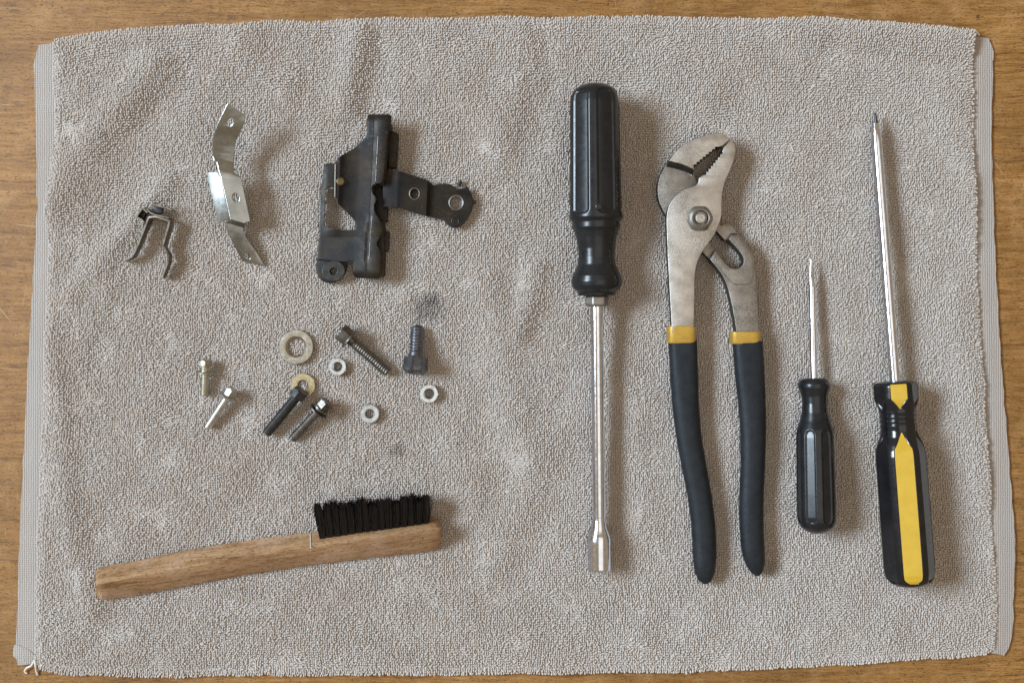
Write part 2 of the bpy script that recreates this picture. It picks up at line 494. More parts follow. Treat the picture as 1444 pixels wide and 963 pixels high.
# flat woven hems left and right
def hem(side):
    mb = MB(); n = 90; m = 6
    y0, y1 = (60, 934) if side < 0 else (49, 918)
    g = []
    for j in range(n + 1):
        y = y0 + (y1 - y0) * j / n
        if side < 0: a, b = fl_out(y), fl_pile(y) + 9
        else: a, b = fr_out(y), fr_pile(y) - 9
        end = min(j, n - j)
        if end < 3: a += (3 - end) ** 2 * 0.55 * (1 if side < 0 else -1)
        wv = 1.8 * mnoise.noise(Vector((y * 0.035, side * 7.0, 0))) + 1.5 * mnoise.noise(Vector((y * 0.11, side * 3.0, 0)))
        a += 1.6 * mnoise.noise(Vector((y * 0.05, side * 11.0, 4)))
        for i in range(m + 1):
            t = i / m
            x = a + (b - a) * t
            z = 3.4 + 0.9 * math.sin(math.pi * min(t * 1.2, 1)) + wv * (0.4 + t) + (0.8 if i == 0 else 0)
            skew = (t - 1) * (-4 if (side < 0) else -6)
            g.append((x, y + skew * (0 if 3 < j < n - 3 else 1), max(z, 2.2)))
    vs = [];
    for x, y, z in g:
        p = P(x, y, z); vs.append((p.x, p.y, z))
    k0 = len(vs)
    vs += [(a, b, 0.4) for a, b, c in vs]
    fs = []; w = m + 1
    for j in range(n):
        for i in range(m):
            a = j * w + i; fs.append((a, a + 1, a + w + 1, a + w))
    rim = [i for i in range(m)] + [m + j * w for j in range(n)] + [n * w + m - i for i in range(m)] + [(n - j) * w for j in range(n)]
    for k in range(len(rim)):
        a, b = rim[k], rim[(k + 1) % len(rim)]
        fs.append((a, b, b + k0, a + k0))
    mb.add(vs, fs)
    o = build('hem_band', mb, M['hem'], towel, angle=50)
    o['label'] = 'flat woven hem along the ' + ('left' if side < 0 else 'right') + ' edge of the towel'
hem(-1); hem(1)
# the folded under-corner at the lower right
mb = MB()
plate(mb, spline([(1396, 905), (1410, 903), (1420, 905), (1421, 914), (1416, 919), (1398, 921)], 4, True), 2.4, 2.0, bev=0.7)
build('folded_corner', mb, M['hem'], towel)
mb = MB()
plate(mb, spline([(22, 908), (46, 920), (50, 934), (38, 936), (22, 928), (18, 922)], 4, True), 5.2, 2.4, bev=0.9)
build('folded_corner', mb, M['hem'], towel)

# terry loops: a point for every loop, one small yarn arch on each
PX, PY = 3.05, 3.3
nx, ny = int(1318 / PX), int(905 / PY)
pts = []; rots = []; scls = []
jit = rng.normal(0, 1, (ny * nx, 8))
jj, ii = np.mgrid[0:ny, 0:nx]
gx, gy = pile_xy((ii.ravel() + 0.5) / nx, (jj.ravel() + 0.5) / ny)
NZ = mnoise.noise
# rows wander a little
wx = np.array([NZ(Vector((a, b, 3.1))) for a, b in zip(gx * 0.018, gy * 0.018)])
wy = np.array([NZ(Vector((a, b, 9.7))) for a, b in zip(gx * 0.018, gy * 0.018)])
xy = np.stack([gx + 3.0 * wx + jit[:, 0] * 0.28, gy + 3.0 * wy + jit[:, 1] * 0.28], 1)
edges = np.stack([xy[:, 0] - fl_pile(xy[:, 1]), fr_pile(xy[:, 1]) - xy[:, 0], xy[:, 1] - f_top(xy[:, 0]), f_bot(xy[:, 0]) - xy[:, 1]], 1)
ewhich = edges.argmin(1); emin = edges.min(1)
EANG = (math.pi, 0.0, math.pi / 2, -math.pi / 2)
hz = cloth_h(xy[:, 0], xy[:, 1])
for k in range(nx * ny):
    x, y = xy[k]
    q = Vector((x * 0.021, y * 0.021, 0))
    ang = 3.2 * mnoise.noise(q) + 2.2 * mnoise.noise(q * 2.3 + Vector((5, 3, 1))) + 0.9
    patch = mnoise.noise(Vector((x * 0.024, y * 0.024, 21.0))) * 1.3 + mnoise.noise(Vector((x * 0.07, y * 0.07, 2.0))) * 0.8
    lean = 0.16 + 0.85 * max(0.0, patch - 0.18) + 0.12 * jit[k, 2]
    ang = math.pi / 2 + (ang - math.pi / 2) * min(1.0, lean / 0.5)
    # loops at the rim lie outwards
    dmin = emin[k]; da = EANG[ewhich[k]]
    big = 1.0
    if dmin < 16:
        w = 1 - max(dmin, 0) / 16
        vx = math.cos(ang) * (1 - w) + math.cos(da) * w * 1.6
        vy = math.sin(ang) * (1 - w) + math.sin(da) * w * 1.6
        ang = math.atan2(vy, vx); lean = lean * (1 - w) + w * 0.68; big = 1 + 0.08 * w
    ang += 0.26 * jit[k, 3]
    p = P(x, y, 8)
    drop = 0.0
    if dmin < 10: drop = (10 - max(dmin, 0)) * 0.12
    pts.append((p.x * S, p.y * S, (hz[k] - 0.8 - drop) * S))
    rots.append((0.2 * jit[k, 4], lean, ang))
    sz = max(0.72, min(1.3, 1 + 0.09 * jit[k, 5])) * big
    scls.append((sz, sz, sz * (1 + 0.12 * jit[k, 6])))
me = bpy.data.meshes.new('terry_pile')
me.from_pydata(pts, [], [])
for nm, arr in (('rot', rots), ('scl', scls)):
    a = me.attributes.new(nm, 'FLOAT_VECTOR', 'POINT')
    a.data.foreach_set('vector', np.array(arr, dtype=np.float32).ravel())
po = link_mesh('terry_pile', me, M['terry'], towel, -Vector(towel.location), None)
po['kind'] = 'stuff'
ng = bpy.data.node_groups.new('terry_pile', 'GeometryNodeTree')
ng.interface.new_socket('Geometry', in_out='INPUT', socket_type='NodeSocketGeometry')
ng.interface.new_socket('Geometry', in_out='OUTPUT', socket_type='NodeSocketGeometry')
N = ng.nodes.new; Lk = ng.links.new
gi = N('NodeGroupInput'); go = N('NodeGroupOutput')
bz = N('GeometryNodeCurvePrimitiveBezierSegment')
bz.inputs['Resolution'].default_value = 8
hl = 3.1 * S; wl = 0.75 * S
bz.inputs['Start'].default_value = (-wl, 0.25 * S, 0)
bz.inputs['Start Handle'].default_value = (-wl * 1.5, 0.5 * S, hl * 1.35)
bz.inputs['End Handle'].default_value = (wl * 1.5, -0.5 * S, hl * 1.35)
bz.inputs['End'].default_value = (wl, -0.25 * S, 0)
cc = N('GeometryNodeCurvePrimitiveCircle'); cc.inputs['Resolution'].default_value = 6
cc.inputs['Radius'].default_value = 1.03 * S
cm = N('GeometryNodeCurveToMesh')
Lk(bz.outputs[0], cm.inputs['Curve']); Lk(cc.outputs[0], cm.inputs['Profile Curve'])
ss = N('GeometryNodeSetShadeSmooth'); Lk(cm.outputs[0], ss.inputs['Geometry'])
sm = N('GeometryNodeSetMaterial'); sm.inputs['Material'].default_value = M['terry']; Lk(ss.outputs[0], sm.inputs['Geometry'])
ip = N('GeometryNodeInstanceOnPoints')
Lk(gi.outputs[0], ip.inputs['Points']); Lk(sm.outputs[0], ip.inputs['Instance'])
for nm, sk in (('rot', 'Rotation'), ('scl', 'Scale')):
    na = N('GeometryNodeInputNamedAttribute'); na.data_type = 'FLOAT_VECTOR'; na.inputs['Name'].default_value = nm
    Lk(na.outputs[0], ip.inputs[sk])
Lk(ip.outputs[0], go.inputs[0])
po.modifiers.new('loops', 'NODES').node_group = ng

# loose threads at two corners
for path in ([(49, 930, 8), (44, 938, 9), (38, 941, 6), (35, 946, 3), (38, 949, 2)],
             [(49, 930, 8), (50, 938, 8), (51, 945, 4), (53, 951, 2)],
             [(1366, 44, 8), (1371, 42.5, 10), (1376, 45, 8), (1381, 50, 5)]):
    mb = MB(); q = spline(path, 5)
    tube(mb, [P(*a) for a in q], 1.3, 6)
    build('loose_thread', mb, M['thread'], towel)

def base_at(px, py, z=ZT): return P(px, py, z)

# ------------------------------------------------------------------ nut driver
t_ = thing('nut_driver', 'long nut driver with fluted black handle and polished socket shaft, left of the pliers', 'nut driver', base_at(842, 460))
A0, A1 = (838.5, 118), (845.5, 803)
def axis_pts(A0, A1, za, zb):
    return P(A0[0], A0[1], za), P(A1[0], A1[1], zb)
p0, p1 = axis_pts(A0, A1, 51, 27)
LT = 685.0
def flutes(nf, half_deg, t0, t1, rc, off_deg, recess, flat=True):
    half = math.radians(half_deg); per = 2 * math.pi / nf; off = math.radians(off_deg)
    def f(t, th, r):
        if t < t0 or t > t1: return r
        d = min(t - t0, t1 - t)
        hw = half
        if d < rc: hw = half * math.sqrt(max(0.0, 1 - (1 - d / rc) ** 2))
        ph = (th - off + per / 2) % per - per / 2
        if abs(ph) >= hw: return r
        e = min(1.0, (hw - abs(ph)) * r / 1.6) * min(1.0, d / 1.5)
        if flat: cut = 0.55 * r * math.cos(half) / math.cos(ph) + 0.45 * r * (math.cos(half) + 0.02) - recess
        else: cut = r - recess * (1 - 0.45 * (ph / half) ** 2)
        return r + (cut - r) * e
    return f
prof = dense([(0, 4), (2, 16), (5, 23), (10, 30), (18, 34.5), (28, 36), (182, 38), (188, 38), (190.5, 36.5), (192, 34), (194, 33.6),
              (202, 33.4), (203.5, 32), (206, 31), (215, 28.5), (230, 25.6), (243, 25.3), (253, 26.8), (262, 31), (268, 34.2), (276, 35.6),
              (282, 34.8), (286, 33), (289, 30), (291, 27), (296, 26)], 1.0, 1)
mb = MB()
lathe(mb, p0, p1, prof, 180, flutes(6, 21, 12, 184, 7, -40, 0.9), L=LT)
build('handle', mb, M['black_plastic'], t_, angle=50)
# small round moulding mark at the foot of the rib
ax = (p1 - p0)
mb = MB(); c = p0 + ax * (176 / LT) + Vector((1.0, 0, 37.4))
lathe(mb, c - Vector((0, 0, 1.5)), c + Vector((0, 0, 0.7)), [(0, 4.6), (1.6, 4.6), (2.0, 4.0), (2.2, 3.2), (2.2, 2.6), (1.9, 2.2)], 24, L=2.2)
build('moulding_mark', mb, M['black_plastic'], t_)
mb = MB()
def hexr(off):
    def f(t, th, r):
        ph = (th - off + math.pi / 6) % (math.pi / 3) - math.pi / 6
        return min(r, r * 0.9 / math.cos(ph)) if r > 1 else r
    return f
lathe(mb, p0, p1, [(294, 12), (296, 15.0), (298.5, 16.4), (308, 16.4), (310.5, 15.0), (311.5, 12)], 72, hexr(0.12), L=LT)
build('hex_bolster', mb, M['grey_steel'], t_, angle=25)
mb = MB()
lathe(mb, p0, p1, [(308, 8.8), (311, 8.8), (450, 8.9), (605, 9.0), (608, 9.0), (609, 9.0), (610.5, 8.6), (612, 9.2), (613.5, 8.8), (615, 9.5), (618, 9.8), (626, 11.5), (634, 14.6), (638, 16.0), (641, 16.5), (644, 16.6), (648, 16.6), (676, 16.6), (681, 16.6), (682.5, 16.6), (684.0, 16.4), (685, 15.6),
                   (685, 10.5), (676, 10.2)], 64, L=LT)
build('socket_shaft', mb, M['chrome'], t_, angle=50)

# ------------------------------------------------------------------ small screwdriver
t_ = thing('screwdriver', 'small all-black screwdriver with thin blade, between the pliers and the yellow one', 'screwdriver', base_at(1148, 560), 'screwdrivers')
LT = 386.0
p0, p1 = P(1144.3, 366, 22), P(1152.5, 752, 36.5)
prof = dense([(168, 10), (169, 17), (171, 19.5), (174, 21), (177, 22.2), (182, 22), (186, 20.2), (194, 17.8), (204, 17), (216, 18), (228, 21),
              (240, 24.8), (250, 26), (330, 27), (362, 27), (369, 26), (376, 23.2), (381, 18), (384, 12), (386, 5)], 1.0, 1)
mb = MB()
lathe(mb, p0, p1, prof, 196, flutes(7, 16.5, 240, 371, 9, -32, 2.2, False), L=LT)
build('handle', mb, M['black_plastic'], t_, angle=50)
mb = MB()
def blade(t, th, r):
    if t > 40: return r
    k = max(0.0, 1 - t / 40)
    vx, vy = math.sin(th), math.cos(th)
    a = r; bq = r * (1 - 0.78 * k)     # flattened towards the tip
    return 1 / math.sqrt((vx / a) ** 2 + (vy / bq) ** 2)
lathe(mb, p0, p1, dense([(0, 1.6), (14, 2.9), (30, 4.6), (44, 5.0), (172, 5.0)], 2.0, 2), 40, blade, L=LT)
build('blade', mb, M['chrome'], t_, angle=50)

# ------------------------------------------------------------------ large screwdriver
t_ = thing('screwdriver', 'large screwdriver with black handle striped in yellow and long steel shaft', 'screwdriver', base_at(1262, 560), 'screwdrivers')
LT = 668.0
p0, p1 = P(1233.2, 160, 26), P(1284.0, 826, 42.5)
OFF = -11.0
def facet(t, th, r):
    """collar and body carry six flats that run out in points"""
    ph = (th - math.radians(OFF) + math.pi / 6) % (math.pi / 3) - math.pi / 6
    h = flat_half(t)
    if h <= 0 or abs(ph) >= h: return r
    e = min(1.0, (h - abs(ph)) * r / 1.5)
    cut = r * math.cos(math.radians(22)) / math.cos(ph)
    return r + (cut - 0.3 - r) * e
def flat_half(t):
    f = math.radians(22)
    if 383 < t < 420: return f * min(1.0, (420 - t) / 15.0)
    if 449 < t < 661: return f * min(1.0, ((t - 449) / 24.0) ** 0.8, math.sqrt(max(0, 1 - (1 - min(1.0, (661 - t) / 9.0)) ** 2)))
    return 0
BODY = [(380, 14), (381, 25), (383, 28.5), (386, 30), (404, 30), (410, 28.6), (417, 25.6), (421, 24.8), (424.5, 24.8), (426, 23.2), (427.5, 24.8),
        (431, 24.8), (432.5, 23.2), (434, 24.8), (437.5, 24.8), (439, 23.2), (440.5, 24.6), (449, 24.2), (458, 26.2), (468, 30.5), (476, 33),
        (484, 34), (560, 34.4), (630, 34.6), (648, 34.2), (656, 32), (661, 28.5), (665, 23.5), (667, 17), (668, 10)]
prof = dense(BODY, 0.8, 1)
mb = MB()
right, up, dn = lathe(mb, p0, p1, prof, 216, facet, L=LT)
build('handle', mb, M['black_gloss'], t_, angle=50)
def stripe(t0, t1, ang, label):
    mb = MB(); vs = []; fs = []; ns = 12
    tt = [t for t, r in prof if t0 <= t <= t1]; rr = dict(prof)
    for t in tt:
        c = p0 + (p1 - p0) * (t / LT); k = (D - c.z) / D
        h = max(flat_half(t), 0.004) * 0.965
        for i in range(ns + 1):
            s = -1 + 2 * i / ns
            ph = s * h; r = facet(t, ph + math.radians(OFF), rr[t])
            r = (min(r, rr[t] * math.cos(math.radians(22)) / math.cos(ph)) + 0.5 * (1 - s ** 8)) * k
            th = math.radians(OFF + ang) + ph
            vs.append(c + right * (r * math.sin(th)) + up * (r * math.cos(th)))
    for j in range(len(tt) - 1):
        for i in range(ns):
            a = j * (ns + 1) + i; fs.append((a, a + 1, a + ns + 2, a + ns + 1))
    mb.add(vs, fs)
    build('yellow_stripe', mb, M['yellow'], t_, angle=50)
for ang in (0, 120, -120):
    stripe(383.6, 419, ang, ''); stripe(450, 660.5, ang, '')
mb = MB()
def cross(t, th, r):
    if t > 34: return r
    k = 1 - t / 34
    return r * (1 - 0.30 * k * (0.5 - 0.5 * math.cos(4 * th)))
lathe(mb, p0, p1, dense([(15, 4.9), (28, 6.7), (40, 7.2), (60, 7.3), (384, 7.4)], 3, 1), 48, L=LT)
build('shaft', mb, M['chrome'], t_, angle=50)
mb = MB()
lathe(mb, p0, p1, dense([(0, 1.9), (3, 2.8), (17, 5.1)], 1.0, 0), 48, cross, L=LT)
build('blackened_tip', mb, M['dark_tip'], t_, angle=50)

# ------------------------------------------------------------------ pliers
def two_tone(o, mat):
    """ground flats keep the first metal, unground sides take the second"""
    o.data.materials.append(mat)
    for p in o.data.polygons:
        if p.normal.z < 0.55: p.material_index = 1
    return o
t_ = thing('pliers', 'slip-joint water pump pliers with black grips and worn nickel jaws', 'pliers', base_at(1000, 420))
def teeth(a, b, n, amp, side):
    """zigzag from a to b"""
    a = np.array(a); b = np.array(b); d = b - a; nrm = np.array([-d[1], d[0]]) / np.linalg.norm(d) * side
    out = []
    for i in range(n):
        out.append(tuple(a + d * (i / n))); out.append(tuple(a + d * ((i + 0.28) / n) + nrm * amp)); out.append(tuple(a + d * ((i + 0.6) / n) + nrm * amp * 0.9))
    out.append(tuple(b)); return out
ZA = 40.0
jawA = teeth((1018.2, 213.6), (992, 246.6), 8, 2.4, -1)
outA = (spline([(1031, 197.2), (1035.5, 202.5), (1037.5, 211), (1035.4, 225), (1029, 242), (1022.6, 256.5), (1018.8, 273.5), (1017.8, 289), (1017.6, 303),
                (1014.4, 315), (1006.5, 333), (992, 353), (984, 369), (980.2, 388), (979.3, 424), (978.5, 470)], 5)
        + [(947.4, 470)] + spline([(947, 458), (943.2, 390), (941.2, 352), (940, 316), (940.4, 303), (943, 291), (949, 280.5), (959.5, 270.5), (969.5, 265.3),
                                   (980, 262), (984.2, 258), (985.6, 251)], 5) + jawA[::-1] + [(1021, 207.5)])
mb = MB()
plate(mb, outA, ZA, 15, bev=1.3)
plate(mb, spline([(983, 371), (979, 388), (978, 424), (977, 474)], 4) + [(949, 474), (948.5, 458), (944.8, 385)], ZA - 8, 20, bev=1.5)
hA = two_tone(build('handle_half', mb, M['nickel'], t_, angle=38), M['forged'])
hA['label'] = 'upper half of the pliers, pale worn nickel, running to the left grip'
# lower half
jawB = teeth((978.6, 236.0), (1013.2, 207.6), 8, 2.4, -1)
outBj = (spline([(1029.3, 196.6), (1024.3, 191.3), (1016.5, 188.2), (1008.5, 188.2), (993, 191.4), (977.5, 197), (961.7, 205.7), (951, 216.5), (943.4, 227.5), (939.5, 235)], 5)
         + spline([(950, 237.5), (961, 241), (969, 244.8), (976, 250)], 4) + [(978.2, 243)] + jawB + [(1019, 206)])
def dstep(x, y): return (-(x - 943.4) * 12.0 + (y - 226.5) * 34.0) / 36.06 + 0.0055 * (x - 943) * (978 - x)
def zj(x, y): return ZA - 1.0 - 13.5 * float(np.clip((dstep(x, y) - 0.8) / 8.0, 0, 1))
mb = MB()
nst = (-12 / 36.06, 34 / 36.06)
cj = [((943.4 - 12 / 36.06 * q, 226.5 + 34 / 36.06 * q), nst) for q in np.arange(-2.5, 10, 1.1)]
plate(mb, outBj, zj, 26, bev=1.2, cuts=cj)
jb = build('jaw', mb, M['nickel'], t_, angle=30)
two_tone(jb, M['forged'])
for p in jb.data.polygons:
    if 0.2 < p.normal.z < 0.9 and p.center.z + jb.parent.location.z > 24 * S and dstep((p.center.x + jb.parent.location.x) / S * D / (D - 32) + 722, 481.5 - (p.center.y + jb.parent.location.y) / S * D / (D - 32)) > 0.4: p.material_index = 1
mb = MB()
# recessed joint plate under the upper half, out to the slotted tongue
outBl = (spline([(945, 224), (936.8, 236.5), (930.5, 249), (927.6, 264), (928.5, 280), (933, 293), (944, 312), (962, 334), (984, 350), (992.5, 358), (1001, 366)], 5)
         + [(1008.8, 353), (994, 336), (1006, 321), (1022, 339), (1026.5, 337.6), (1031, 330), (1040, 330)]
         + spline([(1036, 322), (1030, 316.5), (1023, 314.5), (1016, 318)], 4) + [(1012, 300), (1004, 283), (992, 272)]
         + spline([(985, 262), (981.5, 254), (979, 246), (978.5, 239)], 4) + [(966, 226)])
plate(mb, outBl, 24.5, 15, bev=1.0)
# slotted tongue and shank
outBs = ([(1001, 365.5), (1008.8, 352)] + spline([(1014, 358.5), (1020, 366.5), (1025, 372.5), (1031.5, 377.3), (1039.5, 378.6), (1046, 374), (1048, 367), (1045.5, 360),
                                                 (1039, 351.5), (1032, 344), (1026.5, 337.4)], 5)
         + [(1030.6, 331)] + spline([(1039.5, 330.5), (1045, 335), (1052, 342), (1061.8, 357), (1064.4, 368), (1067.2, 400), (1069.4, 437), (1070.6, 476)], 5)
         + [(1039, 476)] + spline([(1036.5, 455), (1031, 426), (1024.5, 402), (1017, 386.5), (1009, 375.5)], 5))
zs = lambda x, y: float(np.interp(y, [330, 392, 400, 412, 480], [31.5, 31.5, 31.0, 29.5, 33]))
plate(mb, outBs, zs, 20, bev=1.6, cuts=[((0, 392), (0, 1)), ((0, 400), (0, 1)), ((0, 412), (0, 1))])
hB = two_tone(build('handle_half', mb, M['grey_steel'], t_, angle=38), M['forged'])
hB['label'] = 'lower half of the pliers, darker steel with slotted tongue, running to the right grip'
# raised boss round the slot
bo = ([(1002.6, 363.6), (1009.2, 353.6)] + spline([(1014, 359.4), (1019.6, 367), (1024.6, 373), (1031.4, 378.1), (1039.8, 379.4), (1046.7, 374.6), (1048.8, 367), (1046.2, 359.6),
                                               (1039.7, 350.9), (1032.7, 343.4), (1027.5, 337.3)], 5)
      + [(1031, 332.2)] + spline([(1038.5, 332), (1044, 336.5), (1050.5, 343.5), (1059.6, 358), (1062, 368.5), (1062.6, 385), (1061, 395), (1056.5, 400.5),
                                 (1038, 401.5), (1031.5, 398), (1024, 390), (1014, 377)], 5))
mb = MB(); plate(mb, bo, 33.6, 5, bev=1.4)
build('slot_boss', mb, M['grey_steel'], t_, angle=38)
# pivot bolt
mb = MB()
c = P(986.6, 308.5, ZA)
def hx(t, th, r):
    if r < 15 or t > 5: return r
    ph = (th + math.pi / 6) % (math.pi / 3) - math.pi / 6
    return min(r, 17.2 / math.cos(ph))
lathe(mb, c - Vector((0, 0, 1)), c + Vector((0, 0, 10)), [(0, 18.6), (3, 18.4), (6, 17.2), (8.5, 14.6), (10, 12.4), (9.6, 11.2), (5, 10.9), (2, 10.4)], 72, hx, L=11)
nut = build('pivot_nut', mb, M['grey_steel'], t_, angle=28)
mb = MB()
lathe(mb, c + Vector((0, 0, 3)), c + Vector((0, 0, 9)), [(0, 7.5), (4.8, 7.5), (5.6, 6.9), (6, 5.5), (5.6, 3.8), (5.9, 2.2)], 40, L=6)
build('pivot_pin', mb, M['nickel'], nut, angle=28)
# gold bands and grips
def grip(stations, zc, hz_):
    st = np.array(stations, float)
    yy = np.linspace(st[0, 0], st[-1, 0], 90)
    # denser at the end
    cx = np.interp(yy, st[:, 0], st[:, 1]); hw_ = np.interp(yy, st[:, 0], st[:, 2])
    for _ in range(5):
        cx[1:-1] = (cx[:-2] + 2 * cx[1:-1] + cx[2:]) / 4
        hw_[1:-2] = (hw_[:-3] + 2 * hw_[1:-2] + hw_[2:-1]) / 4
    return yy, cx, hw_
def band(x0, x1, y0, y1, z, hzz):
    mb = MB(); n = 40; vs = []; fs = []; st = [(y0, -0.9), (y0 + .8, 0), (y1, 0), (y1 + 3, -1.2)]
    for y, dr in st:
        cx = (x0 + x1) / 2; hwid = (x1 - x0) / 2 + dr
        for j in range(n):
            a = 2 * math.pi * j / n; ca, sa = math.sin(a), math.cos(a)
            e = 0.5
            q = P(cx, y, z + hzz)
            vs.append((q.x + hwid * math.copysign(abs(ca) ** e, ca), q.y, z + (hzz + dr) * math.copysign(abs(sa) ** e, sa)))
    for i in range(len(st) - 1):
        for j in range(n):
            a = i * n + j; b = i * n + (j + 1) % n; fs.append((a, b, b + n, a + n))
    fs += [tuple(range(n - 1, -1, -1)), tuple((len(st) - 1) * n + j for j in range(n))]
    mb.add(vs, fs)
    build('gold_band', mb, M['gold_paint'], t_, angle=45)
band(943.5, 982.6, 459.5, 481, 26.5, 14.5); band(1033.0, 1074.0, 467.5, 482, 25.5, 13.5)
gA = [(480, 963.4, 19.4), (500, 964.3, 19.4), (533, 965.7, 19), (574.6, 967.7, 18.4), (616, 972.3, 17.6), (657.7, 979.6, 17.4), (699, 987.6, 16.8), (741, 993, 16.6),
      (782, 995, 16.2), (800, 994.8, 15.4), (810, 994.6, 13.6), (817, 994.6, 10.5), (821, 994.8, 6.8), (823, 995, 3)]
gB = [(481, 1055.2, 20.2), (500, 1056.5, 20.4), (533, 1058.7, 20.2), (574.6, 1062, 18.8), (616, 1063.4, 17.6), (657.7, 1062.8, 16.8), (699, 1060.8, 16.8), (741, 1060.8, 16.6),
      (775, 1063, 16.2), (790, 1065, 14.8), (799, 1066.2, 12.8), (805, 1067, 10), (809, 1067.6, 6.6), (811.5, 1068, 3)]
for g, hz0, zc0 in ((gA, 14, 26.0), (gB, 13.4, 25.0)):
    yy, cx, hw_ = grip(g, zc0, hz0)
    vs = []; fs = []; n = 48; mb = MB()
    for y, x, h in zip(yy, cx, hw_):
        f = (y - yy[0]) / (yy[-1] - yy[0])
        e = 0.58 + 0.36 * min(1, f * 3.2)            # boxy at the shank, round further down
        rz = min(hz0, h * 0.98) if f < 0.9 else h * hz0 / 16.0
        rz = min(rz, hz0 + 1)
        zc = zc0 * (1 - f) + (ZT + 13.2) * f
        q = P(x, y, zc + rz * 0.4)
        for j in range(n):
            a = 2 * math.pi * j / n; ca, sa = math.sin(a), math.cos(a)
            vs.append((q.x + h * math.copysign(abs(ca) ** e, ca), q.y, zc + rz * math.copysign(abs(sa) ** e, sa)))
    m_ = len(yy)
    for i in range(m_ - 1):
        for j in range(n):
            a = i * n + j; b = i * n + (j + 1) % n; fs.append((a, b, b + n, a + n))
    fs += [tuple(range(n - 1, -1, -1)), tuple((m_ - 1) * n + j for j in range(n))]
    mb.add(vs, fs)
    build('grip', mb, M['grip'], t_, angle=50)

# ------------------------------------------------------------------ brush
t_ = thing('bristle_brush', 'wooden-handled brush with short black bristles lying on its side', 'brush', base_at(380, 790))
bx_ = [136, 145, 192, 264, 336, 390, 437, 470, 516, 570, 613, 619]
Tl = pl([136, 145, 192, 264, 336, 390, 437, 470, 516, 570, 612, 620], [803, 798, 790.5, 774.5, 763.5, 755.8, 750.5, 746, 740, 734, 728.5, 733])
Rl = pl([136, 192, 264, 336, 390, 437, 516, 617, 622], [825, 812, 799.5, 787, 778, 773.5, 760, 744, 745])
Bl = pl([136, 145, 192, 264, 336, 437, 516, 612, 619, 622], [838, 846.5, 838.5, 825.5, 811.5, 796, 787, 776, 773.5, 768])
secs = []
xs = [135, 136.5, 139, 144, 155] + list(np.linspace(165, 600, 56)) + [608, 614, 618, 620.5, 621.5]
mb = MB(); vs = []; fs = []
for x in xs:
    e0 = max(0.0, min(1.0, (x - 133.5) / 8)); e1 = max(0.0, min(1.0, (623 - x) / 9))
    sh = math.sqrt(max(0, 1 - (1 - e0) ** 2)) * math.sqrt(max(0, 1 - (1 - e1) ** 2))
    sh = 0.80 + 0.20 * sh
    wob = 0.8 * mnoise.noise(Vector((x * 0.03, 1, 0)))
    T, R_, B_ = Tl(x), Rl(x) + wob, Bl(x) + 0.6 * mnoise.noise(Vector((x * 0.045, 7, 0)))
    zT, zR, zB = 15.0, 50.0, 18.0
    ring = [(x, T, zT), (x, T + (R_ - T) * 0.5, (zT + zR) / 2 + 1.2), (x, R_ - 1.6, zR - 1.6), (x, R_ - 0.2, zR - 0.3), (x, R_ + 1.3, zR - 1.0),
            (x, (R_ + B_) / 2, (zR + zB) / 2 + 0.8), (x, B_ - 2.0, zB + 1.2), (x, B_, zB - 3), (x, B_ - 1.5, ZT - 1), (x, T + 6, ZT - 1), (x, T + 1.5, ZT + 3)]
    cx_ = sum(q[1] for q in ring) / len(ring); cz_ = sum(q[2] for q in ring) / len(ring)
    for (a, b, c) in ring:
        q = P(a, cx_ + (b - cx_) * sh, cz_ + (c - cz_) * sh); vs.append(q)
n = 11
for i in range(len(xs) - 1):
    for j in range(n):
        a = i * n + j; b = i * n + (j + 1) % n; fs.append((a, b, b + n, a + n))
fs += [tuple(range(n - 1, -1, -1)), tuple((len(xs) - 1) * n + j for j in range(n))]
mb.add(vs, fs)
hd = build('handle', mb, M['brush_wood'], t_, angle=28)
# pale scored line where the head begins
mb = MB()
tube(mb, [P(437.5, 752, 19), P(438, 762, 35), P(438, 772.0, 49.3), P(438.3, 776.5, 46.5)], 0.55, 6)
build('scored_line', mb, M['thread'], hd)
